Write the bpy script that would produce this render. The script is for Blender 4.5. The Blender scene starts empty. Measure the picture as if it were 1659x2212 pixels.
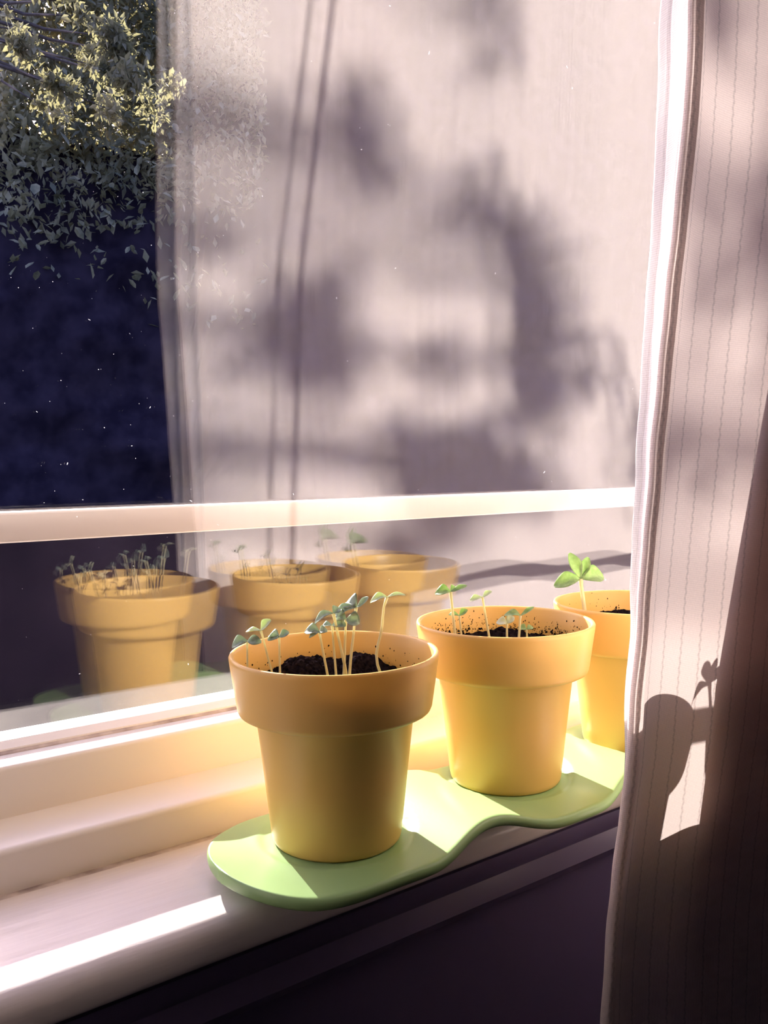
import bpy, bmesh, math, random
from mathutils import Vector, Matrix, noise
random.seed(7)
S = bpy.context.scene
COL = S.collection
PI = math.pi
OZ = 0.94            # height of the pot rims above the room floor (everything below is modelled around the rims)

# ------------------------------------------------------------------ camera
cd = bpy.data.cameras.new('camera'); cam = bpy.data.objects.new('camera', cd); COL.objects.link(cam)
pitch, roll, yaw = 0.0544, -0.0112, 0.9356
Fv = Vector((-math.sin(yaw)*math.cos(pitch), math.cos(yaw)*math.cos(pitch), -math.sin(pitch)))
Rv = Fv.cross(Vector((0, 0, 1))).normalized(); Uv = Rv.cross(Fv)
c_, s_ = math.cos(roll), math.sin(roll)
R2 = c_*Rv + s_*Uv; U2 = -s_*Rv + c_*Uv
cam.matrix_world = Matrix(((R2.x, U2.x, -Fv.x, 0), (R2.y, U2.y, -Fv.y, 0), (R2.z, U2.z, -Fv.z, 0.0786+OZ), (0, 0, 0, 1)))
cd.sensor_fit = 'VERTICAL'; cd.sensor_height = 36.0
cd.lens = 36.0*1840.0/2212.0
cd.clip_start = 0.01; cd.clip_end = 200
S.camera = cam
# ------------------------------------------------------------------ sky, sun, exposure
SKY_STRENGTH = 0.60
SUN_E = 28.5
SUN_COL = (1.0, 0.93, 0.84)
sun_travel = Vector((1.0, -0.13, -0.46)).normalized()
w = bpy.data.worlds.new('world'); S.world = w; w.use_nodes = True
nt = w.node_tree; bgn = nt.nodes['Background']
sk = nt.nodes.new('ShaderNodeTexSky'); sk.sky_type = 'NISHITA'; sk.sun_disc = False
sk.sun_elevation = math.asin(-sun_travel.z); sk.sun_rotation = math.atan2(-sun_travel.x, -sun_travel.y)
sk.air_density = 1.0; sk.dust_density = 2.5; sk.ozone_density = 1.5
tint = nt.nodes.new('ShaderNodeMix'); tint.data_type = 'RGBA'; tint.blend_type = 'MULTIPLY'; tint.inputs[0].default_value = 1
tint.inputs[7].default_value = (0.98, 0.85, 1.06, 1); nt.links.new(sk.outputs[0], tint.inputs[6]); nt.links.new(tint.outputs[2], bgn.inputs[0])
bgn.inputs[1].default_value = SKY_STRENGTH
ld = bpy.data.lights.new('sun', 'SUN'); lo = bpy.data.objects.new('sun', ld); COL.objects.link(lo)
ld.energy = SUN_E; ld.angle = math.radians(0.53); ld.color = SUN_COL
lo.rotation_euler = sun_travel.to_track_quat('-Z', 'Y').to_euler(); lo.location = (-3, 1, 3)
S.view_settings.view_transform = 'Standard'; S.view_settings.look = 'None'
S.view_settings.gamma = 1.0; S.view_settings.use_curve_mapping = False
S.view_settings.exposure = 0.0
S.cycles.max_bounces = 12; S.cycles.diffuse_bounces = 6; S.cycles.glossy_bounces = 4
S.cycles.transmission_bounces = 6; S.cycles.transparent_max_bounces = 24
S.cycles.sample_clamp_indirect = 6.0
S.cycles.use_denoising = True

# ------------------------------------------------------------------ material helpers
def mat(name, col, rough=0.5, spec=0.5):
    m = bpy.data.materials.new(name); m.use_nodes = True
    b = m.node_tree.nodes['Principled BSDF']
    b.inputs['Base Color'].default_value = (*col, 1); b.inputs['Roughness'].default_value = rough
    b.inputs['Specular IOR Level'].default_value = spec
    return m
def N(m, t, **kw):
    n = m.node_tree.nodes.new(t)
    for k, v in kw.items(): setattr(n, k, v)
    return n
def L(m, a, b): m.node_tree.links.new(a, b)
def bsdf(m): return m.node_tree.nodes['Principled BSDF']
def out(m): return m.node_tree.nodes['Material Output']
def noise_col(m, c1, c2, scale, detail=4, lo=0.35, hi=0.65, coord='Object', stretch=(1, 1, 1)):
    t = N(m, 'ShaderNodeTexCoord'); mp = N(m, 'ShaderNodeMapping'); mp.inputs['Scale'].default_value = stretch
    n = N(m, 'ShaderNodeTexNoise'); n.inputs['Scale'].default_value = scale; n.inputs['Detail'].default_value = detail
    r = N(m, 'ShaderNodeValToRGB')
    r.color_ramp.elements[0].position = lo; r.color_ramp.elements[0].color = (*c1, 1)
    r.color_ramp.elements[1].position = hi; r.color_ramp.elements[1].color = (*c2, 1)
    L(m, t.outputs[coord], mp.inputs[0]); L(m, mp.outputs[0], n.inputs['Vector']); L(m, n.outputs[0], r.inputs[0])
    L(m, r.outputs[0], bsdf(m).inputs['Base Color'])
    return n, r
def bump(m, scale, strength, dist=0.001, detail=3, stretch=(1, 1, 1)):
    t = N(m, 'ShaderNodeTexCoord'); mp = N(m, 'ShaderNodeMapping'); mp.inputs['Scale'].default_value = stretch
    n = N(m, 'ShaderNodeTexNoise'); n.inputs['Scale'].default_value = scale; n.inputs['Detail'].default_value = detail
    b = N(m, 'ShaderNodeBump'); b.inputs['Strength'].default_value = strength; b.inputs['Distance'].default_value = dist
    L(m, t.outputs['Object'], mp.inputs[0]); L(m, mp.outputs[0], n.inputs['Vector']); L(m, n.outputs[0], b.inputs['Height'])
    L(m, b.outputs[0], bsdf(m).inputs['Normal'])
    return b
def add_translucent(m, col, fac):
    tr = N(m, 'ShaderNodeBsdfTranslucent'); tr.inputs[0].default_value = (*col, 1)
    mx = N(m, 'ShaderNodeMixShader'); mx.inputs[0].default_value = fac
    L(m, bsdf(m).outputs[0], mx.inputs[1]); L(m, tr.outputs[0], mx.inputs[2]); L(m, mx.outputs[0], out(m).inputs[0])
    return tr, mx

M = {}
m = M['paint'] = mat('white gloss paint', (0.80, 0.71, 0.66), 0.30, 0.5)
noise_col(m, (0.80, 0.74, 0.69), (0.84, 0.79, 0.74), 14, 5, stretch=(1, 0.25, 1))
bump(m, 160, 0.12, 0.0006, stretch=(1, 0.15, 1))
m = M['bar'] = mat('glazing bar paint', (0.66, 0.56, 0.50), 0.35)
m = M['sillpaint'] = mat('sill gloss paint', (0.78, 0.69, 0.65), 0.27, 0.5)
n_, r_ = noise_col(m, (0.70, 0.63, 0.60), (0.79, 0.72, 0.69), 9, 6, stretch=(1, 0.3, 1))
bump(m, 140, 0.45, 0.0012, detail=8, stretch=(1, 0.10, 1))
m = M['dirt'] = mat('grime in the joint', (0.32, 0.26, 0.25), 0.8); noise_col(m, (0.30, 0.24, 0.24), (0.62, 0.54, 0.51), 90, 3)
m = M['yellow'] = mat('yellow plastic', (0.82, 0.52, 0.15), 0.36, 0.45)
add_translucent(m, (0.95, 0.70, 0.28), 0.12); bump(m, 900, 0.06, 0.0003)
m = M['green'] = mat('light green plastic', (0.30, 0.47, 0.19), 0.34, 0.45)
bump(m, 1100, 0.08, 0.0003)
m = M['soil'] = mat('potting soil', (0.02, 0.013, 0.012), 1.0, 0.0)
noise_col(m, (0.004, 0.003, 0.005), (0.022, 0.014, 0.014), 700, 4)
m = M['leaf'] = mat('seedling leaf', (0.25, 0.38, 0.2), 0.5, 0.4)
noise_col(m, (0.27, 0.35, 0.27), (0.46, 0.52, 0.44), 500, 3); add_translucent(m, (0.48, 0.58, 0.38), 0.35)
m = M['leafgreen'] = mat('fresh green seedling leaf', (0.34, 0.46, 0.22), 0.5, 0.4); noise_col(m, (0.26, 0.38, 0.17), (0.44, 0.56, 0.28), 500, 3); add_translucent(m, (0.50, 0.68, 0.25), 0.4)
m = M['leafpale'] = mat('pale seedling leaf', (0.70, 0.72, 0.56), 0.4, 0.4); add_translucent(m, (0.62, 0.75, 0.32), 0.4)
m = M['stem'] = mat('pale stem', (0.72, 0.66, 0.42), 0.4, 0.4); add_translucent(m, (0.85, 0.8, 0.5), 0.35)
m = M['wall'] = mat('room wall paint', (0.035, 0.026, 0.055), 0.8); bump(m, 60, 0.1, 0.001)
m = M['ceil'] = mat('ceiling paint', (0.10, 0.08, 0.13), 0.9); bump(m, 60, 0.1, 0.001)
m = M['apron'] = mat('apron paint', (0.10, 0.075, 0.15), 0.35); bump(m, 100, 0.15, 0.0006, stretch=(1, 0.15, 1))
m = M['floor'] = mat('wooden floor', (0.16, 0.10, 0.09), 0.5); noise_col(m, (0.012, 0.009, 0.014), (0.024, 0.017, 0.026), 6, 5, stretch=(1, 0.1, 1))
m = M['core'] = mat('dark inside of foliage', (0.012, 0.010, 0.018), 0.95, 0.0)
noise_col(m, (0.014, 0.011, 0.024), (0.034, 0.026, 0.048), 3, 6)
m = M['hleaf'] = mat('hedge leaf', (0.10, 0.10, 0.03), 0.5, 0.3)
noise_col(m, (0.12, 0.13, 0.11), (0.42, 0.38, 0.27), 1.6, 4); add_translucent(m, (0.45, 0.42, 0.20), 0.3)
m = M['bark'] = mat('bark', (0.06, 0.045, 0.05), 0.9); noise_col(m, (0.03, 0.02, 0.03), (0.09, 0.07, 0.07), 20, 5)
m = M['screenwall'] = mat('dark added wall', (0.02, 0.015, 0.03), 0.9, 0.1); noise_col(m, (0.008, 0.006, 0.014), (0.02, 0.015, 0.028), 6, 5)  # near-black tone for the wall added in front of the lawn
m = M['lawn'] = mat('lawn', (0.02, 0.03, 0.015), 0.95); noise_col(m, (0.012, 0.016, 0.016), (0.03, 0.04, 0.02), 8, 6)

# glass: thin clear pane, see-through plus mirror reflection by the angle of view (Schlick)
m = M['glass'] = bpy.data.materials.new('window glass'); m.use_nodes = True
m.node_tree.nodes.remove(bsdf(m))
geo = N(m, 'ShaderNodeNewGeometry'); dt = N(m, 'ShaderNodeVectorMath', operation='DOT_PRODUCT')
L(m, geo.outputs['Incoming'], dt.inputs[0]); L(m, geo.outputs['Normal'], dt.inputs[1])
ab = N(m, 'ShaderNodeMath', operation='ABSOLUTE'); L(m, dt.outputs['Value'], ab.inputs[0])
om = N(m, 'ShaderNodeMath', operation='SUBTRACT'); om.inputs[0].default_value = 1; L(m, ab.outputs[0], om.inputs[1])
pw = N(m, 'ShaderNodeMath', operation='POWER'); L(m, om.outputs[0], pw.inputs[0]); pw.inputs[1].default_value = 5
ml = N(m, 'ShaderNodeMath', operation='MULTIPLY_ADD'); L(m, pw.outputs[0], ml.inputs[0]); ml.inputs[1].default_value = 0.93; ml.inputs[2].default_value = 0.065
tb = N(m, 'ShaderNodeBsdfTransparent'); tb.inputs[0].default_value = (0.985, 0.985, 0.99, 1)
gb = N(m, 'ShaderNodeBsdfGlossy'); gb.inputs['Roughness'].default_value = 0.0
mx = N(m, 'ShaderNodeMixShader'); L(m, ml.outputs[0], mx.inputs[0]); L(m, tb.outputs[0], mx.inputs[1]); L(m, gb.outputs[0], mx.inputs[2])
L(m, mx.outputs[0], out(m).inputs[0])
m = M['dust'] = mat('dust', (0.8, 0.78, 0.8), 0.9); add_translucent(m, (0.9, 0.88, 0.95), 0.6)

# curtain cloth: plain weave with drawn-thread stripes 11 mm apart (UV in metres)
def cloth_mat(name, stripes=True):
    m = mat(name, (0.66, 0.55, 0.53), 0.9, 0.1)
    uv = N(m, 'ShaderNodeUVMap'); sx = N(m, 'ShaderNodeSeparateXYZ'); L(m, uv.outputs[0], sx.inputs[0])
    def mth(op, a, b=None, c=None):
        n = N(m, 'ShaderNodeMath', operation=op)
        for i, v in enumerate((a, b, c)):
            if v is None: continue
            if isinstance(v, (int, float)): n.inputs[i].default_value = v
            else: L(m, v, n.inputs[i])
        return n.outputs[0]
    u, v = sx.outputs[0], sx.outputs[1]
    wu = mth('SINE', mth('MULTIPLY', u, 2*PI/0.00075)); wv = mth('SINE', mth('MULTIPLY', v, 2*PI/0.00085))
    weave = mth('MULTIPLY', mth('ADD', wu, wv), 0.25)
    nz = N(m, 'ShaderNodeTexNoise'); nz.inputs['Scale'].default_value = 900; L(m, uv.outputs[0], nz.inputs['Vector'])
    h = mth('ADD', weave, mth('MULTIPLY', nz.outputs[0], 0.7))
    colfac = mth('MULTIPLY_ADD', h, 0.16, 0.88)
    tcolfac = mth('MULTIPLY_ADD', h, 0.30, 0.80)
    if stripes:
        zig = mth('MULTIPLY', mth('PINGPONG', mth('MULTIPLY', v, 1/0.0045), 0.5), 0.0014)
        d = mth('ABSOLUTE', mth('SUBTRACT', mth('PINGPONG', mth('ADD', u, zig), 0.0062), 0.0059))
        line = mth('SMOOTH_MIN', mth('DIVIDE', d, 0.0005), 1.0, 0.3)      # 0 on the stripe, 1 elsewhere
        rg = mth('ABSOLUTE', mth('SINE', mth('MULTIPLY', v, PI/0.0022)))
        line = mth('ADD', line, mth('MULTIPLY', rg, 0.25)); line = mth('MINIMUM', line, 1.0)
        colfac = mth('MULTIPLY', colfac, mth('MULTIPLY_ADD', line, 0.32, 0.68))
        tcolfac = mth('MULTIPLY', tcolfac, mth('MULTIPLY_ADD', line, 0.40, 0.60))
        h = mth('ADD', h, mth('MULTIPLY', line, 1.2))
    mc = N(m, 'ShaderNodeMix', data_type='RGBA', blend_type='MULTIPLY'); mc.inputs[0].default_value = 1
    mc.inputs[6].default_value = (0.97, 0.85, 0.80, 1); L(m, colfac, mc.inputs[7]); L(m, mc.outputs[2], bsdf(m).inputs['Base Color'])
    tr, mxs = add_translucent(m, (0.7, 0.6, 0.58), 0.20)
    mt = N(m, 'ShaderNodeMix', data_type='RGBA', blend_type='MULTIPLY'); mt.inputs[0].default_value = 1
    mt.inputs[6].default_value = (0.82, 0.68, 0.65, 1); L(m, tcolfac, mt.inputs[7]); L(m, mt.outputs[2], tr.inputs[0])
    b = N(m, 'ShaderNodeBump'); b.inputs['Strength'].default_value = 0.35; b.inputs['Distance'].default_value = 0.0004
    L(m, h, b.inputs['Height']); L(m, b.outputs[0], bsdf(m).inputs['Normal'])
    return m
M['cloth'] = cloth_mat('striped cotton'); M['hem'] = cloth_mat('plain cotton hem', False)
for n_ in M['hem'].node_tree.nodes:
    if n_.type == 'MIX_SHADER': n_.inputs[0].default_value = 0.5
    if n_.type == 'MIX': n_.inputs[6].default_value = (0.97, 0.95, 0.95, 1)

# ------------------------------------------------------------------ object helpers
TOP = []
def link(name, me, parent=None, smooth=False, m=None):
    o = bpy.data.objects.new(name, me); COL.objects.link(o)
    if m: me.materials.append(m)
    if smooth:
        for p in me.polygons: p.use_smooth = True
    if parent: o.parent = parent
    else: TOP.append(o)
    return o
def pyd(name, v, f, m, parent=None, smooth=False):
    me = bpy.data.meshes.new(name); me.from_pydata([tuple(x) for x in v], [], f); me.update()
    return link(name, me, parent, smooth, m)
def empty(name, loc=(0, 0, 0), parent=None):
    o = bpy.data.objects.new(name, None); COL.objects.link(o); o.location = loc
    o.empty_display_size = 0.05
    if parent: o.parent = parent
    else: TOP.append(o)
    return o
def tag(o, label=None, cat=None, group=None, kind=None):
    if label: o['label'] = label
    if cat: o['category'] = cat
    if group: o['group'] = group
    if kind: o['kind'] = kind
    return o
def box(name, x0, x1, y0, y1, z0, z1, m, parent=None, bev=0.0):
    bm = bmesh.new(); bmesh.ops.create_cube(bm, size=1)
    bmesh.ops.scale(bm, vec=(x1-x0, y1-y0, z1-z0), verts=bm.verts)
    bmesh.ops.translate(bm, vec=((x0+x1)/2, (y0+y1)/2, (z0+z1)/2), verts=bm.verts)
    if bev: bmesh.ops.bevel(bm, geom=bm.edges[:], offset=bev, segments=3, affect='EDGES', profile=0.5)
    me = bpy.data.meshes.new(name); bm.to_mesh(me); bm.free()
    return link(name, me, parent, False, m)
def prism(name, prof, y0, y1, m, parent=None, seg=1, wob=0.0, smooth=False):
    """closed (x,z) profile run along y"""
    n = len(prof); v = []; f = []
    for k in range(seg+1):
        y = y0+(y1-y0)*k/seg
        for (x, z) in prof:
            a = wob*noise.noise(Vector((x*20, y*9, z*20))) if wob else 0
            v.append((x+a, y, z+a))
    for k in range(seg):
        for i in range(n):
            j = (i+1) % n; f.append((k*n+i, k*n+j, (k+1)*n+j, (k+1)*n+i))
    f.append(tuple(range(n))); f.append(tuple(seg*n+i for i in reversed(range(n))))
    o = pyd(name, v, f, m, parent, smooth)
    bm = bmesh.new(); bm.from_mesh(o.data); bmesh.ops.recalc_face_normals(bm, faces=bm.faces); bm.to_mesh(o.data); bm.free()
    return o
def arc(cx, cz, r, a0, a1, n):
    return [(cx+r*math.cos(math.radians(a0+(a1-a0)*i/n)), cz+r*math.sin(math.radians(a0+(a1-a0)*i/n))) for i in range(n+1)]
def smooth_by_angle(o, deg=35):
    for p in o.data.polygons: p.use_smooth = True
    bm = bmesh.new(); bm.from_mesh(o.data)
    for e in bm.edges:
        if len(e.link_faces) == 2 and e.calc_face_angle(0) > math.radians(deg): e.smooth = False
    bm.to_mesh(o.data); bm.free()
def tube(pts, rad, seg=8):
    """tapered tube through pts; returns verts, faces"""
    v = []; f = []; n = len(pts)
    for i, p in enumerate(pts):
        p = Vector(p); d = (Vector(pts[min(i+1, n-1)])-Vector(pts[max(i-1, 0)])).normalized()
        a = d.orthogonal().normalized() if i == 0 else (a-d*a.dot(d)).normalized()
        b = d.cross(a); r = rad[i] if isinstance(rad, (list, tuple)) else rad
        for k in range(seg):
            t = 2*PI*k/seg; v.append(p+a*(r*math.cos(t))+b*(r*math.sin(t)))
    for i in range(n-1):
        for k in range(seg):
            l = (k+1) % seg; f.append((i*seg+k, i*seg+l, (i+1)*seg+l, (i+1)*seg+k))
    f.append(tuple(reversed(range(seg)))); f.append(tuple((n-1)*seg+k for k in range(seg)))
    return v, f

# ------------------------------------------------------------------ the room
WX = -0.300          # room face of the window wall below the sill
Y0, Y1 = -0.75, 1.75  # window opening
ZT = 1.12            # head of the opening
RX, RY0, RY1, ZF, ZC = 2.6, -1.6, 2.9, -OZ, 1.46
o = box('floor', -0.5, RX, RY0, RY1, ZF-0.1, ZF, M['floor']); tag(o, 'dark wooden room floor far below the window sill', 'floor', kind='structure')
o = box('ceiling', -0.5, RX, RY0, RY1, ZC, ZC+0.1, M['ceil']); tag(o, 'ceiling above the window', 'ceiling', kind='structure')
wl = empty('wall_left'); tag(wl, 'window wall, dark below the sill', 'wall', kind='structure')
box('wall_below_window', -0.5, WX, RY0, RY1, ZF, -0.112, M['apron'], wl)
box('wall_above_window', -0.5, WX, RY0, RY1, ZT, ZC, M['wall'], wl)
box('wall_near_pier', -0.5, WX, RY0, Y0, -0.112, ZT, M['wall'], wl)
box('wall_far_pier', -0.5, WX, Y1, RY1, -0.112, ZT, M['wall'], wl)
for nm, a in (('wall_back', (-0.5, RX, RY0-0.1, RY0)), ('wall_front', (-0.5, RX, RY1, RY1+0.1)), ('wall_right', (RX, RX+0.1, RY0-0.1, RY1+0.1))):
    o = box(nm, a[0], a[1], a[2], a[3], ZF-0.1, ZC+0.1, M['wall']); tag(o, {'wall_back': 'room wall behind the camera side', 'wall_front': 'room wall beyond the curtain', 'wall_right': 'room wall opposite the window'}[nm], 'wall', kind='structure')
# sill board with rounded nosing
SZ = -0.0900
prof = [(-0.352, SZ)] + [(-0.2945, SZ+0.0002)] + arc(-0.2925, SZ-0.0082, 0.0082, 88, 0, 9) + arc(-0.2883, SZ-0.0120, 0.004, -5, -75, 3) + [(-0.302, SZ-0.0180), (-0.352, SZ-0.0200)]
sill = prism('trim_1', prof, Y0, Y1, M['sillpaint'], seg=220, wob=0.0006); smooth_by_angle(sill, 50)
tag(sill, 'white painted window sill board with a rounded worn nosing', 'window sill', kind='structure')
prof = [(-0.3005, SZ-0.0195), (-0.2905, SZ-0.0195), (-0.2895, SZ-0.024), (-0.2925, SZ-0.030), (-0.2905, SZ-0.034), (-0.2885, SZ-0.0385), (-0.2905, SZ-0.0425), (-0.2960, SZ-0.0435), (-0.3005, SZ-0.0445)]
o = prism('trim_2', prof, RY0+0.9, Y1, M['apron'], seg=4); smooth_by_angle(o, 40)
tag(o, 'shaded moulding strip under the nosing of the window sill', 'moulding', kind='structure')
# the window: frame step, sash bottom rail with bead, glazing bar, two panes
win = empty('window_1'); tag(win, 'white painted double glazed window with a horizontal glazing bar', 'window', kind='structure')
GX = -0.4096; GZ = -0.0440; TILT = 0.0
prof = [(-0.50, -0.120), (-0.50, -0.066), (-0.389, -0.0716)] + [(-0.3595, -0.0722), (-0.3575, -0.0728), (-0.3562, -0.0745), (-0.3562, -0.0905), (-0.3518, -0.0909), (-0.3518, -0.111)]
o = prism('frame_step', prof, Y0, Y1, M['paint'], win, seg=60, wob=0.0003); smooth_by_angle(o, 40)
box('sill_joint', -0.3562, -0.3516, Y0, Y1, -0.0925, -0.0901, M['dirt'], win)
prof = [(-0.452, -0.0700), (-0.452, -0.052), (-0.436, -0.0500), (-0.4340, -0.0500), (-0.4340, -0.0545), (-0.404, -0.0500), (-0.4010, -0.0482), (-0.3915, -0.0493)] + arc(-0.3905, -0.0517, 0.0024, 100, 0, 5) + [(-0.3878, -0.0720)]
o = prism('bottom_rail', prof, Y0, Y1, M['paint'], win, seg=60, wob=0.0002); smooth_by_angle(o, 40)
prof = [(-0.4092, -0.0520), (-0.4092, -0.0437), (-0.4080, -0.0437), (-0.4030, -0.0462), (-0.4030, -0.0502)]
o = prism('glazing_bead', prof, Y0+0.03, Y1-0.03, M['paint'], win, seg=80, wob=0.0003)
prof = [(-0.4030, -0.0500), (-0.4030, -0.0470), (-0.4016, -0.0478), (-0.4008, -0.0500)]
prism('putty_line', prof, Y0+0.03, Y1-0.03, M['dirt'], win, seg=80, wob=0.0005)
for (a, b) in ((Y0, Y0+0.05), (Y1-0.05, Y1)):
    box('stile', -0.452, -0.388, a, b, -0.05, ZT, M['paint'], win, 0.002)
box('top_rail', -0.452, -0.388, Y0, Y1, ZT-0.05, ZT, M['paint'], win, 0.002)
box('glazing_bar', -0.4265, -0.4175, Y0+0.05, Y1-0.05, 0.0448, 0.0592, M['bar'], win, 0.0012)
def pane(x0, t):
    a = 0.0198*0 
    p = box('glass_pane', x0-t, x0, Y0+0.045, Y1-0.045, -0.0495, ZT-0.045, M['glass'], win)
    # the sash leans very slightly: 1.1 degrees
    for v in p.data.vertices: v.co.x += 0.0198*v.co.z
    return p
pane(-0.4105, 0.0022); pane(-0.4300, 0.0022)
# specks of dust and tiny scratches on the inner pane
v = []; f = []
for i in range(900):
    y = random.uniform(0.0, 0.75); z = random.uniform(-0.04, 0.55); r = random.choice((0.00007, 0.00009, 0.00012, 0.00018)) * random.uniform(0.6, 1.2)
    if i % 5 == 0: z = random.uniform(0.08, 0.35); y = random.uniform(0.0, 0.2)
    x = -0.4105+0.0198*z+0.00012; k = len(v); n = 5
    st = random.uniform(1, 1) if i % 9 else random.uniform(3, 7); an = random.uniform(0, PI)
    for j in range(n):
        t = 2*PI*j/n; dy, dz = r*st*math.cos(t), r*math.sin(t)
        v.append((x, y+dy*math.cos(an)-dz*math.sin(an), z+dy*math.sin(an)+dz*math.cos(an)))
    f.append(tuple(k+j for j in range(n)))
o = pyd('dust_specks', v, f, M['dust'], win); o['kind'] = 'stuff'

# ------------------------------------------------------------------ outdoors
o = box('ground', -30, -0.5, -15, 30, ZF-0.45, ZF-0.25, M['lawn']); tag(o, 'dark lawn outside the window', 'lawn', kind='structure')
leafmeshes = []
for k in range(4):
    vs = [(0, 0, 0), (0.35, 0.22, 0.05), (0.75, 0.2, 0.08), (1, 0, 0), (0.75, -0.2, 0.08), (0.35, -0.22, 0.05), (0.5, 0, -0.02)]
    me = bpy.data.meshes.new('leaf'); me.from_pydata([(a, b*(0.8+0.15*k), c) for a, b, c in vs], [], [(0, 1, 6), (1, 2, 6), (2, 3, 6), (3, 4, 6), (4, 5, 6), (5, 0, 6)])
    me.materials.append(M['hleaf']); leafmeshes.append(me)
def leafcloud(name, pts, size, parent, m=None):
    v = []; f = []
    for p in pts:
        q = Matrix.Rotation(random.uniform(0, 2*PI), 3, 'Z') @ Matrix.Rotation(random.uniform(-1.3, 1.3), 3, 'Y') @ Matrix.Rotation(random.uniform(-1, 1), 3, 'X')
        s = size*random.uniform(0.6, 1.3); k = len(v)
        for a in ((0, 0, 0), (0.4, 0.24, 0.06), (1, 0, 0), (0.4, -0.24, 0.06)): v.append(q @ (Vector(a)*s) + Vector(p))
        f.append((k, k+1, k+2)); f.append((k, k+2, k+3))
    return pyd(name, v, f, m or M['hleaf'], parent)
hx = -12.0
hedge = empty('hedge', (hx, 8, -1.19)); tag(hedge, 'tall dark hedge outdoors behind the glass, sunlit leaves at its top', 'hedge')
bm = bmesh.new(); bmesh.ops.create_grid(bm, x_segments=60, y_segments=20, size=0.5)
bm.free()
v = []; f = []; ny, nz = 110, 40
def ztop(y):
    t = min(max((y-5.2)/0.9, 0), 1); return 3.9 + 0.9*min(max((y-2.2)/0.5, 0), 1) + 7.2*t*t*(3-2*t)
for side in (0, 1):
    for i in range(ny+1):
        y = -3+26*i/ny
        for j in range(nz+1):
            z = -1.19+(ztop(y)+1.19)*j/nz
            dx = 0.35*noise.noise(Vector((y*1.2, z*1.2, side*5)))+0.15*noise.noise(Vector((y*4, z*4, side*5)))
            x = (-0.15+dx - 0.5*(j/nz)**6) if side == 0 else -2.2
            v.append((x, y-8, z+1.19))
n1 = (ny+1)*(nz+1)
for side in (0, 1):
    for i in range(ny):
        for j in range(nz):
            a = side*n1+i*(nz+1)+j; q = (a, a+nz+1, a+nz+2, a+1); f.append(q if side == 0 else q[::-1])
for i in range(ny):
    a = i*(nz+1)+nz; f.append((a, a+nz+1, a+nz+1+n1, a+n1))
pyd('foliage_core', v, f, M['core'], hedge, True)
pts = []
while len(pts) < 30000:
    y = random.uniform(2.72, 6.5); z = random.uniform(2.2, 8.0)
    dens = min(1, max(0.03, (z-2.6-0.35*(y-2.7))/2.1))*(0.55+0.9*noise.noise(Vector((y*2.2, z*2.2, 4)))+0.4)
    if random.random() > dens: continue
    x = random.uniform(-1.5, 0.3)
    pts.append((x, y-8, z+1.19))
o = leafcloud('leaf_mass', pts, 0.15, hedge); o['kind'] = 'stuff'
for k in range(160):
    me = leafmeshes[k % 4]; y = random.uniform(2.8, 5.4); z = random.uniform(2.6, 6.6)
    c = bpy.data.objects.new('leaf', me); COL.objects.link(c); c.parent = hedge
    c.location = (0.3+random.uniform(-0.1, 0.15), y-8, z+1.19); s = random.uniform(0.12, 0.22); c.scale = (s, s, s)
    c.rotation_euler = (random.uniform(-1, 1), random.uniform(-1.2, 1.2), random.uniform(0, 2*PI))

o = box('lawn_screen_wall', -1.0, -0.9, -4, 8, ZF-0.26, 0.017, M['screenwall'], None, 0.004); tag(o, 'dark low wall added outdoors to hide the sunlit lawn, its top behind the glazing bar', 'wall', kind='structure')  # added to cover the sunlit lawn and keep the view below the bar dark

# the garden tree whose twigs dapple the sunlight on the curtain (outside the frame, up the sun's path)
back = -sun_travel
tree = empty('tree', (-3.9, 0.2, -1.19)); tag(tree, 'garden tree outdoors, its twigs hanging at upper left nearer than the hedge', 'tree')
def tl(p): return Vector(p)-Vector((-3.9, 0.2, -1.19))
clumps = [  # y, z on the curtain, radius, number of leaves
    (0.656, 0.292, 0.034, 260), (0.630, 0.298, 0.022, 60), (0.676, 0.250, 0.030, 190), (0.672, 0.208, 0.034, 230), (0.676, 0.168, 0.034, 200), (0.625, 0.172, 0.022, 60),
    (0.366, 0.182, 0.028, 110), (0.399, 0.173, 0.024, 70), (0.398, 0.235, 0.024, 16), (0.429, 0.383, 0.024, 50), (0.465, 0.350, 0.020, 16),
    (0.478, 0.092, 0.026, 60), (0.510, 0.075, 0.026, 40), (0.555, 0.062, 0.034, 130), (0.600, 0.060, 0.028, 60), (0.66, 0.062, 0.030, 50), (0.46, 0.0, 0.02, 24), (0.50, -0.004, 0.02, 24),
    (0.300, 0.255, 0.016, 5), (0.300, 0.155, 0.016, 5), (0.583, 0.338, 0.024, 40), (0.294, 0.078, 0.016, 10), (0.530, 0.182, 0.014, 14), (0.775, 0.190, 0.026, 30),
    (0.60, 0.50, 0.03, 40), (0.85, 0.09, 0.05, 60)]
cent = []
for (y, z, r, n) in clumps:
    c = Vector((-0.188, y+0.006, z-0.014)) + back*random.uniform(2.6, 3.4); cent.append(c)
    pts = []
    for k in range(int(n*2.4)):
        d = Vector((random.gauss(0, 1), random.gauss(0, 1), random.gauss(0, 1)))
        pts.append(tl(c + d*r*0.62))
    o = leafcloud('leaf_clump', pts, 0.030, tree); o['kind'] = 'stuff'
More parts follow.
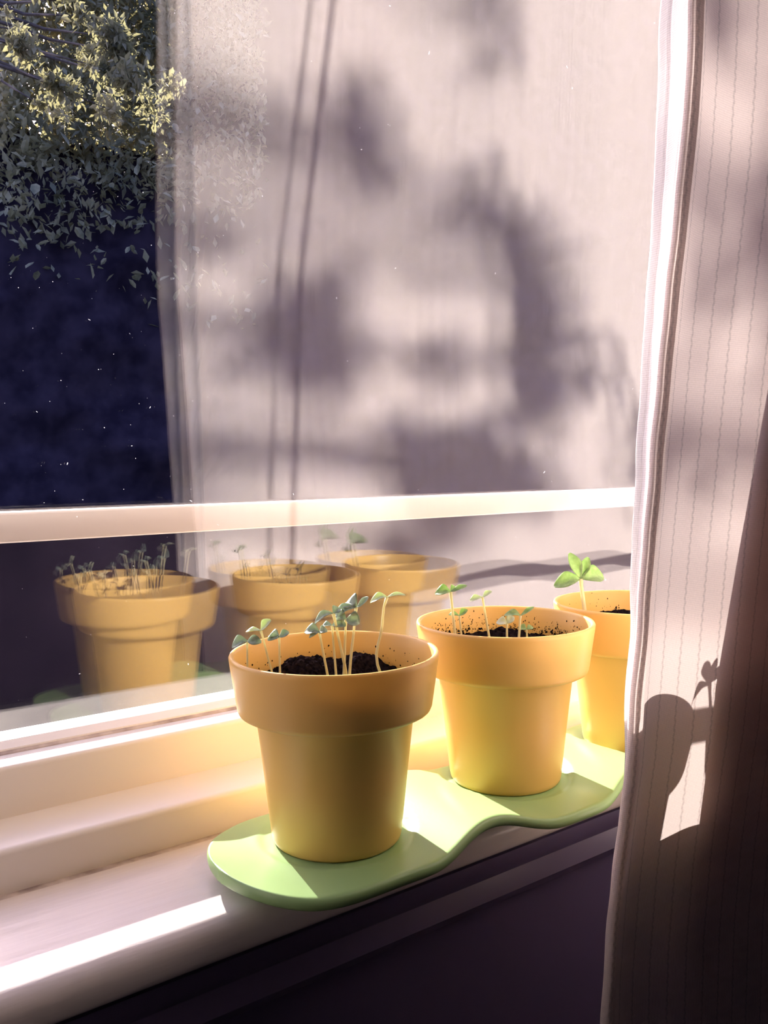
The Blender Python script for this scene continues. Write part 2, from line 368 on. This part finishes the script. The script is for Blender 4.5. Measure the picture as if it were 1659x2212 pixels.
# thinner spray over the near end of the sill
for (x, y, z, n) in ((-0.28, 0.155, -0.075, 13), (-0.30, 0.10, -0.09, 8), (-0.29, 0.05, -0.09, 8), (-0.30, 0.0, -0.09, 10), (-0.3, -0.06, -0.09, 10)):
    c = Vector((x, y, z)) + back*random.uniform(3.3, 3.9); cent.append(c)
    o = leafcloud('leaf_clump', [tl(c+Vector([random.gauss(0, 0.025) for _ in range(3)])) for _ in range(n)], 0.026, tree); o['kind'] = 'stuff'
trunk = [(-6.6, -0.7, -1.19), (-6.6, -0.65, 0.5), (-6.55, -0.5, 2.2), (-6.5, -0.4, 3.4), (-6.4, -0.2, 4.6)]
v, f = tube([tl(p) for p in trunk], [0.16, 0.13, 0.11, 0.08, 0.04], 10); pyd('trunk', v, f, M['bark'], tree, True)
for c in cent[::2]:      # each branch reaches its clump from behind, along the sun's path
    a = Vector((-6.5, -0.4, c.z+1.9)); b = c+back*1.6
    v, f = tube([tl(a), tl(a.lerp(b, 0.6)), tl(b), tl(c+back*0.8), tl(c)], [0.02, 0.012, 0.008, 0.004, 0.001], 5); pyd('branch', v, f, M['bark'], tree, True)

# ------------------------------------------------------------------ green wavy planter tray
PX = [(-0.3033, 0.1964), (-0.3080, 0.3021), (-0.3033, 0.3990)]
FLOOR = -0.0806
HUMPS = [0.2495, 0.3515]
def tray_top(x, y):
    h = 0.0
    for c in HUMPS:
        t = abs(y-c)/0.036
        if t < 1: h = max(h, 0.5*(1+math.cos(PI*t)))
    z = FLOOR+0.0006+0.0070*h
    e = min(y-0.1395, 0.4560-y)
    if e < 0.022: z += 0.0030*(1-max(e, 0)/0.022)**1.5
    for (cx, cy) in PX:
        r = math.hypot(x-cx, y-cy)
        t = min(max((r-0.0312)/0.0030, 0), 1); t = t*t*(3-2*t)
        z = (FLOOR*(1-t)+z*t)
    return z
def tray_c(y):
    # centre line and half width
    hw = 0.0
    w0 = 0.0430 - 0.0075*sum(0.5*(1+math.cos(PI*min(abs(y-c)/0.045, 1))) for c in HUMPS)
    e = min(y-0.1385, 0.4570-y); t = min(max(e/0.042, 0), 1)
    hw = w0*math.sqrt(max(0, 1-(1-t)**2.3))
    cx = -0.2985 + (0.0 if y < 0.2 else 0.002*math.sin((y-0.2)*20))
    return cx, hw
v = []; f = []; ys = []
K = 230
for k in range(K+1):
    t = k/K; ys.append(0.1386+(0.4569-0.1386)*(t+0.0 if 0 else (0.5-0.5*math.cos(PI*t))*0.25+t*0.75))
NS = 64; TH = 0.0052; RD = 0.0026
ring = None
for y in ys:
    cx, hw = tray_c(y); hw = max(hw, 0.0004)
    rd = min(RD, hw)
    row = []
    for i in range(NS+1):            # top, from window side to room side
        s = -1+2*i/NS; x = cx+s*(hw-rd*0.8); row.append((x, y, tray_top(x, y)))
    xe = cx+hw-rd*0.8; ze = tray_top(xe, y)-TH/2
    for a in (60, 35, 10, -15, -40, -65): row.append((xe+rd*0.8*math.cos(math.radians(a))*1.1, y, ze+TH/2*math.sin(math.radians(a))))
    for i in range(16, -1, -1):
        s = -1+2*i/16; x = cx+s*(hw-rd*0.8)*0.99
        row.append((x, y, tray_top(x, y)-TH if i in (0, 16) else tray_top(x, y)-TH*0.97))
    xe = cx-(hw-rd*0.8); ze = tray_top(xe, y)-TH/2
    for a in (-65, -40, -15, 10, 35, 60): row.append((xe-rd*0.8*math.cos(math.radians(a))*1.1, y, ze+TH/2*math.sin(math.radians(a))))
    ring = len(row); v += row
for k in range(K):
    for i in range(ring):
        j = (i+1) % ring; f.append((k*ring+i, (k+1)*ring+i, (k+1)*ring+j, k*ring+j))
f.append(tuple(range(ring))); f.append(tuple(K*ring+i for i in reversed(range(ring))))
tray = pyd('planter_tray', [(a, b, c-0.0) for a, b, c in v], f, M['green'], None, True)
bm = bmesh.new(); bm.from_mesh(tray.data); bmesh.ops.recalc_face_normals(bm, faces=bm.faces); bm.to_mesh(tray.data); bm.free()
tag(tray, 'long light green wavy plastic tray on the sill carrying the yellow pots', 'tray')
# feet of the tray resting on the sill
for i, (cx, cy) in enumerate(PX):
    bm = bmesh.new(); bmesh.ops.create_cone(bm, cap_ends=True, segments=40, radius1=0.0075, radius2=0.0095, depth=0.0050)
    bmesh.ops.translate(bm, vec=(cx-0.016, cy, SZ+0.0023), verts=bm.verts)
    me = bpy.data.meshes.new('foot'); bm.to_mesh(me); bm.free(); link('foot', me, tray, False, M['green'])

# ------------------------------------------------------------------ pots
def lathe(prof, seg=96):
    v = []; f = []; n = len(prof)
    for k in range(seg):
        t = 2*PI*k/seg
        for r, z in prof: v.append((r*math.cos(t), r*math.sin(t), z))
    for k in range(seg):
        l = (k+1) % seg
        for i in range(n-1): f.append((k*n+i, l*n+i, l*n+i+1, k*n+i+1))
    return v, f
H = 0.0806
potprof = [(0.0004, 0.0), (0.0255, 0.0), (0.0270, 0.0003), (0.0277, 0.0012), (0.0281, 0.003), (0.0310, 0.030), (0.0338, H-0.0262)] \
    + [(0.0344, H-0.0256), (0.0352, H-0.0254), (0.0398, H-0.0250)] + [(0.0410, H-0.0243), (0.0416, H-0.0229), (0.0419, H-0.0210)] \
    + [(0.0432, H-0.0120), (0.0446, H-0.0022)] + [(0.0447, H-0.0010), (0.0443, H-0.0002), (0.0436, H), (0.0428, H-0.0004), (0.0424, H-0.0014)] \
    + [(0.0413, H-0.0100), (0.0400, H-0.0200), (0.0396, H-0.0230), (0.0385, H-0.0238), (0.0330, H-0.0245), (0.0322, H-0.0255), (0.0290, 0.030), (0.0262, 0.004), (0.0250, 0.002), (0.0004, 0.002)]
def innerR(z):   # z above base
    pr = [(0.0424, H-0.0014), (0.0413, H-0.0100), (0.0400, H-0.0200), (0.0396, H-0.0230)]
    for (r1, z1), (r2, z2) in zip(pr, pr[1:]):
        if z <= z1 and z >= z2: return r1+(r2-r1)*(z-z1)/(z2-z1)
    return 0.0424
IR = Vector((0.593, 0.805, 0)); IF = Vector((-0.805, 0.593, 0)); IZ = Vector((0, 0, 1))   # across / away from the viewer / up
pots = []
def make_pot(cx, cy, label, seed, level, mounds, crumbs):
    t = empty('seedling_pot', (cx, cy, FLOOR)); tag(t, label, 'plant pot', 'yellow pots on the green tray')
    v, f = lathe(potprof); o = pyd('pot', v, f, M['yellow'], t, True)
    # soil
    rng = random.Random(seed); v = []; f = []; NR, NT = 46, 120
    for i in range(NR+1):
        for k in range(NT):
            th = 2*PI*k/NT; s = i/NR
            zz = H+level
            r = s*0.0405; x, y = r*math.cos(th), r*math.sin(th)
            for (mx_, my_, mr, mh) in mounds: zz += mh*math.exp(-((x-mx_)**2+(y-my_)**2)/(mr*mr))
            p = Vector((x*160+seed, y*160, 0)); zz += 0.0020*noise.noise(p)+0.0016*noise.noise(p*2.7)+0.0011*noise.noise(p*6)+0.0005*noise.noise(p*14)
            r = s*(innerR(zz)+0.0002); v.append((r*math.cos(th), r*math.sin(th), zz))
    for i in range(NR):
        for k in range(NT):
            l = (k+1) % NT; f.append((i*NT+k, (i+1)*NT+k, (i+1)*NT+l, i*NT+l))
    prev = NR*NT
    for (rr, zz) in ((0.0392, H-0.0236), (0.0326, H-0.0252), (0.0288, 0.030), (0.0255, 0.0025)):
        k0 = len(v)
        for k in range(NT): v.append((rr*math.cos(2*PI*k/NT), rr*math.sin(2*PI*k/NT), zz))
        for k in range(NT):
            l = (k+1) % NT; f.append((prev+k, k0+k, k0+l, prev+l))
        prev = k0
    f.append(tuple(prev+k for k in reversed(range(NT))))
    o = pyd('soil', v, f, M['soil'], t); o['kind'] = 'stuff'
    # crumbs stuck to the inner wall
    v = []; f = []
    for i in range(crumbs):
        th = rng.uniform(0, 2*PI)
        z = H+level+0.001+abs(rng.gauss(0, 0.004))
        if z > H-0.001: continue
        s = rng.uniform(0.00012, 0.00042); r = innerR(z)-s*0.3; k = len(v)
        c = Vector((r*math.cos(th), r*math.sin(th), z)); ax = [Vector((rng.uniform(.6, 1.4), 0, 0)), Vector((0, rng.uniform(.6, 1.4), 0)), Vector((0, 0, rng.uniform(.6, 1.8)))]
        for a in ax: v += [c+a*s, c-a*s]
        for q in ((0, 2, 4), (2, 1, 4), (1, 3, 4), (3, 0, 4), (2, 0, 5), (1, 2, 5), (3, 1, 5), (0, 3, 5)): f.append(tuple(k+j for j in q))
    for i in range(26 if crumbs > 500 else 6):
        th = rng.uniform(PI*0.45, PI*1.5); z = H+level+rng.uniform(-0.0005, 0.0032); r = innerR(z)-0.0006
        for q_ in range(7):
            c = Vector((r*math.cos(th), r*math.sin(th), z))+Vector([rng.gauss(0, 0.0007) for _ in range(3)]); s_r = rng.uniform(0.0003, 0.0008); k = len(v)
            for a in (Vector((1, .2, 0)), Vector((0, 1, .3)), Vector((.2, 0, 1))): v += [c+a*s_r, c-a*s_r*rng.uniform(.6, 1.2)]
            for q in ((0, 2, 4), (2, 1, 4), (1, 3, 4), (3, 0, 4), (2, 0, 5), (1, 2, 5), (3, 1, 5), (0, 3, 5)): f.append(tuple(k+j for j in q))
    o = pyd('soil_crumbs', v, f, M['soil'], t); o['kind'] = 'stuff'
    pots.append(t); return t
def leaf_mesh(vec, wid, tilt, cup, m, parent, base, fold=0.25):
    """a small rounded seed leaf from base along vec; tilt leans its face towards the viewer"""
    d = Vector(vec); ln = d.length; d.normalize()
    up = (IZ*math.cos(tilt)-IF*math.sin(tilt)); side = d.cross(up).normalized(); up = side.cross(d).normalized()
    n, k = 10, 6; v = []; f = []
    for side_z in (0, 1):
        for i in range(n+1):
            t = i/n; prof = (math.sin(PI*min(1, t*0.93+0.03))**0.75)*(0.55+0.45*min(1, t*1.6))
            if t > 0.93: prof *= 0.92
            for j in range(k+1):
                s = -1+2*j/k
                p = base + d*(ln*t) + side*(wid/2*prof*s) + up*(fold*wid*abs(s)**1.4*prof + cup*ln*(-t*t*1.0+0.55*t) + 0.035*wid*math.sin(9*t+3*s)) - up*(0.00016*side_z)
                v.append(p)
    nn = (n+1)*(k+1)
    for i in range(n):
        for j in range(k):
            a = i*(k+1)+j; f.append((a, a+1, a+k+2, a+k+1)); f.append((nn+a, nn+a+k+1, nn+a+k+2, nn+a+1))
    for i in range(n):
        for j in (0, k):
            a = i*(k+1)+j; q = (a, a+k+1, nn+a+k+1, nn+a); f.append(q if j == 0 else q[::-1])
    return pyd('leaf', v, f, m, parent, True)
def seedling(t, base, top, bow, rad, leaves, px, pale=False):
    """base and top in world (rim level = 0), relative to pot t; leaves = (right, up, away, width, tilt, cup) in picture-sized units px"""
    o0 = Vector(t.location); b = Vector(base)-o0; tp = Vector(top)-o0
    b.z = min(b.z, H-0.012)
    pts = []
    for i in range(9):
        s = i/8; p = b.lerp(tp, s)+IR*(bow*math.sin(PI*s))+IR*(bow*0.35*math.sin(2.6*PI*s)); pts.append(p)
    off = tp-pts[-1]; pts = [p+off*(i/8) for i, p in enumerate(pts)]
    r = [rad*(1.1-0.25*i/8) for i in range(9)]; r[-1] = rad*1.25
    v, f = tube(pts, [a*1.4 for a in r], 8); st = pyd('seedling', v, f, M['stem'], t, True)
    for (a, u, w_, wd, ti, cu) in leaves:
        leaf_mesh((IR*a+IZ*u+IF*w_)*px*1.15, wd*px*1.4, ti*0.85+0.1, cu, M['leafpale'] if pale else (M['leaf'] if t == pots[0] else M['leafgreen']), st, tp)
    return st
X = -0.303
# ---- near pot
p = make_pot(PX[0][0], PX[0][1], 'nearest yellow pot, most shaded, with nine taller seedlings in dark heaped soil', 3, -0.0158,
    [(-0.024, -0.004, 0.011, 0.0082), (-0.018, 0.024, 0.009, 0.0065), (-0.02, 0.010, 0.012, 0.003), (-0.030, 0.010, 0.006, 0.003), (-0.012, 0.030, 0.006, 0.003)], 260)
P1 = 0.000194
seedling(p, (X, .1546, -.014), (X, .1550, .0095), 0, .00032, [(-27, -2, -6, 20, .8, 1.1), (24, 2, -8, 17, 1.0, .5)], P1)
seedling(p, (X, .1675, -.014), (X, .1611, .0130), .0006, .00033, [(-28, -1, 6, 12, .3, .2), (18, 20, -4, 17, .7, .1)], P1, True)
seedling(p, (X, .1696, -.014), (X, .1695, .0093), 0, .00033, [(-20, 4, 6, 20, .5, .5), (18, 9, -3, 15, .8, .1), (-16, 2, -14, 14, .8, .8)], P1)
seedling(p, (X, .1933, -.014), (X, .1888, .0089), 0, .00038, [(-27, 6, 0, 22, .8, .9), (12, 6, -8, 16, .8, .8), (-16, -2, -14, 10, .7, .8)], P1)
seedling(p, (X, .1971, -.014), (X-.002, .1965, .0105), 0, .00036, [(-22, -1, 6, 14, .5, .5), (26, 3, 0, 22, .7, .4)], P1)
seedling(p, (X, .2024, -.014), (X, .1959, .0160), .0004, .00046, [(-38, -7, -4, 15, .8, 1.2), (12, 10, 4, 18, .8, .6)], P1)
seedling(p, (X, .2007, -.014), (X, .2023, .0127), 0, .00042, [(-22, 8, 6, 24, .9, .4), (27, -4, -6, 28, .9, .3)], P1)
seedling(p, (X, .2038, -.014), (X, .2079, .0173), -.0004, .00042, [(-46, -8, -6, 20, .7, .9), (-22, 14, 12, 34, 1.1, 1.1), (26, 18, -4, 14, .6, -.3)], P1)
seedling(p, (X, .2205, -.014), (X, .2245, .0201), -.0028, .00044, [(-32, 0, -6, 17, .7, 1.0), (36, 7, 4, 11, .4, .3)], P1, True)
# ---- middle pot
p = make_pot(PX[1][0], PX[1][1], 'middle yellow pot with small pale seedlings and crumbs on its inner wall', 11, -0.0142,
    [(-0.030, -0.010, 0.008, 0.003), (-0.022, 0.022, 0.010, 0.003)], 900)
P2 = 0.000224
seedling(p, (X, .2616+.004, -.014), (X, .2618, .0189), .0003, .0005, [(-26, 3, -4, 20, .8, .9), (14, 6, 8, 16, .6, .2), (30, 10, -3, 12, .5, -.1)], P2)
seedling(p, (X, .2700, -.014), (X, .2672, .0069), 0, .00034, [(-19, 4, 2, 10, .5, .4), (14, 12, -4, 12, .8, .2)], P2)
seedling(p, (X, .2884, -.014), (X, .2822, .0142), 0, .00040, [(-24, -4, -3, 13, .6, .3), (18, 11, 3, 11, .5, .1)], P2, True)
seedling(p, (X, .2987, -.014), (X, .2987, -.0007), 0, .00040, [(-18, 6, 0, 18, .8, .9), (13, 14, 0, 15, .8, .2)], P2, True)
seedling(p, (X, .3066, -.014), (X, .3082, .0022), 0, .00045, [(-28, 8, 0, 15, .7, .9), (27, 16, 0, 10, .5, -.1)], P2)
seedling(p, (X, .3135, -.014), (X, .3125, -.0054), 0, .00036, [(-14, 6, 0, 14, .7, .9), (13, 5, 0, 12, .6, .4)], P2)
# ---- far pot
p = make_pot(PX[2][0], PX[2][1], 'farthest yellow pot, partly hidden by the curtain, with one four-leaved seedling', 23, -0.0140,
    [(-0.028, 0.020, 0.010, 0.002)], 260)
P3 = 0.000258
seedling(p, (X, .3600, -.014), (X, .3537, .0170), -.0003, .0008, [(-18, 46, 0, 20, 1.3, .3), (14, 38, 4, 17, 1.2, -.2), (-46, -6, -4, 26, 1.0, .7), (46, 10, 4, 30, 1.1, .9)], P3)

# ------------------------------------------------------------------ curtain
def interp(tab, z):
    if z <= tab[0][0]: return tab[0][1]
    for (a, b), (c, d) in zip(tab, tab[1:]):
        if z <= c: return b+(d-b)*(z-a)/(c-a)
    return tab[-1][1]
# y of the cloth's edge crease against height (measured on the plane x = CX)
CX = -0.207
YE = 0.2765          # the cloth edge stands here, leaning a little out of the window plane
tipx = [(-0.9, -0.255), (-.1514, -.2231), (-.1117, -.2200), (-.0853, -.2168), (-.0502, -.2123), (-.023, -.2120), (.0127, -.2098), (.0396, -.2094), (.0786, -.2070), (.128, -.2040), (.1821, -.1998), (.2435, -.1972), (1.5, -.150)]
ratio = [(-0.9, 1.16), (-.1286, 1.2451), (-.0866, 1.2726), (-.0502, 1.3084), (-.0211, 1.3228), (.0033, 1.3358), (.0408, 1.3567), (.1174, 1.4088), (.145, 1.4307), (.1731, 1.4558), (.2012, 1.4814), (.2292, 1.4958), (.2706, 1.507), (1.5, 1.56)]
def edge(z):
    """tip x of the hem and how far the crease lies from it towards the room"""
    xt = interp(tipx, z); r = interp(ratio, z)
    return xt, max(0.0008, (r*abs(xt)-YE)/(r-0.36))
curtain = empty('curtain', (CX, 0.3, -0.80)); tag(curtain, 'pinkish white striped cotton curtain hanging at right, half hiding the far pot', 'curtain')
c0 = Vector((CX, 0.3, -0.80))
ZB, ZTc = -0.80, 1.30
def path(z):
    """plan of the cloth at height z: points (x from the crease plane, y from the crease)"""
    yp = 0.073 + 0.12*max(0.0, z+0.02)            # start of the hidden pleat, added behind the cloth to darken it there
    p = [(-0.0030, -0.0004), (-0.0012, -0.0016), (0.0006, -0.0008), (0.0012, 0.0015), (0.0004, 0.005), (-0.004, 0.010), (-0.009, 0.018), (-0.0125, 0.030), (-0.0130, 0.045), (-0.0115, 0.062), (-0.0095, 0.080), (-0.0085, 0.10), (-0.0080, 0.12)]
    e = yp+0.085
    p += [(-0.0070, e-0.02), (-0.0075, e-0.006), (-0.0105, e-0.001), (-0.0135, e-0.006), (-0.0150, e-0.03), (-0.0155, yp+0.012), (-0.0160, yp+0.003), (-0.0180, yp), (-0.0202, yp+0.004), (-0.0205, yp+0.03), (-0.0180, e-0.01), (-0.012, e+0.02)]
    y = e+0.05; k = 0
    while y < 1.36:
        p.append((0.012*math.sin(y*34+0.5*math.sin(z*3))+0.006*math.sin(y*13+z*2)-0.006, y)); y += 0.012
    return p
def catmull(p, n):
    """n samples along the smooth curve through p, by arc length"""
    q = []
    P_ = [p[0]]+p+[p[-1]]
    for i in range(1, len(P_)-2):
        a, b, c, d = P_[i-1], P_[i], P_[i+1], P_[i+2]
        for k in range(6):
            t = k/6; q.append(tuple(0.5*((2*b[j])+(-a[j]+c[j])*t+(2*a[j]-5*b[j]+4*c[j]-d[j])*t*t+(-a[j]+3*b[j]-3*c[j]+d[j])*t**3) for j in (0, 1)))
    q.append(p[-1]); L_ = [0]
    for a, b in zip(q, q[1:]): L_.append(L_[-1]+math.hypot(b[0]-a[0], b[1]-a[1]))
    out_ = []; i = 0
    for k in range(n+1):
        s = (k/n); s = (0.0 if s == 0 else (0.22*s/0.35 if s < 0.35 else 0.22+(s-0.35)*0.78/0.65))*L_[-1]
        while i < len(L_)-2 and L_[i+1] < s: i += 1
        t = (s-L_[i])/max(1e-9, L_[i+1]-L_[i]); out_.append((q[i][0]+(q[i+1][0]-q[i][0])*t, q[i][1]+(q[i+1][1]-q[i][1])*t, s))
    return out_
v = []; f = []; uvs = []
zs = []; z = ZB
while z < ZTc: zs.append(z); z += 0.03 if (z < -0.2 or z > 0.6) else 0.006
zs.append(ZTc)
nu = 561
for z in zs:
    xt, dd = edge(z); xc = xt+dd; ye = YE-0.36*dd
    for (x, y, s_) in catmull(path(z), nu-1):
        wob = 0.0007*noise.noise(Vector((s_*3, z*40, 3)))*math.exp(-s_/0.01)
        v.append(Vector((xc+x+wob, ye+wob+y, z))-c0); uvs.append((s_, z))
for j in range(len(zs)-1):
    for i in range(nu-1):
        a = j*nu+i; f.append((a, a+1, a+nu+1, a+nu))
o = pyd('cloth', v, f, M['cloth'], curtain, True)
def setuv(o, uvs):
    uvl = o.data.uv_layers.new(name='UVMap')
    for lp in o.data.loops: uvl.data[lp.index].uv = uvs[lp.vertex_index]
setuv(o, uvs)
# hem: a doubled strip running from the crease back towards the window, its sunlit side seen
v = []; f = []; uvs = []; NH = 26
hd = Vector((-1, 0.36, 0)).normalized()
for z in zs:
    xt, dd = edge(z); ye = YE-0.36*dd; wd = dd*1.063
    wob = 0.0007*noise.noise(Vector((0, z*40, 3)))
    b = Vector((xt+dd-0.0022+wob, ye+wob, z))
    for side in (0, 1):
        for i in range(NH+1):
            s = i/NH; d = hd*(wd*s) + Vector((0, 1, 0))*(0.0012*math.sin(PI*s)*(1 if wd > .004 else .3))
            th_ = 0.0007+0.0003*abs(math.sin(z*400+i*1.3))*(1 if s > 0.93 else 0)
            st = -0.0003 if i in (4, 17, 18) else 0
            p = b+d + Vector((0.33, 1, 0))*((th_ if side else -0.0)+(-st if side == 0 else 0))
            v.append(p-c0); uvs.append((s*wd+side*0.1, z))
for j in range(len(zs)-1):
    R_ = 2*(NH+1)
    for i in range(NH):
        a = j*R_+i; f.append((a, a+R_, a+R_+1, a+1))
        a += NH+1; f.append((a, a+1, a+R_+1, a+R_))
    a = j*R_+NH; f.append((a, a+R_, a+R_+NH+1, a+NH+1))
o = pyd('hem', v, f, M['hem'], curtain, True); setuv(o, uvs); o['label'] = 'plain doubled hem along the curtain edge'

# second curtain added out of view to bounce sunlight onto sill and pots
near = empty('curtain', (-0.21, -0.4, -0.80)); tag(near, 'added striped curtain out of view at left, bouncing sunlight onto the sill and near pot', 'curtain')
c1 = Vector((-0.21, -0.4, -0.80)); v = []; f = []; uvs = []
NU = 300; nz_ = 30
for j in range(nz_+1):
    z = ZB+(ZTc-ZB)*j/nz_
    for i in range(NU+1):
        y = -0.74+0.58*i/NU
        v.append(Vector((-0.205+0.018*math.sin(y*62+0.5*math.sin(z*2))+0.008*math.sin(y*23+z), y+0.004*math.sin(z*3), z))-c1); uvs.append((i*0.004, z))
for j in range(nz_):
    for i in range(NU):
        a = j*(NU+1)+i; f.append((a, a+1, a+NU+2, a+NU+1))
o = pyd('cloth', v, f, M['cloth'], near, True); setuv(o, uvs)

# ------------------------------------------------------------------ lift everything from rim level to room level
for o in TOP: o.location.z += OZ
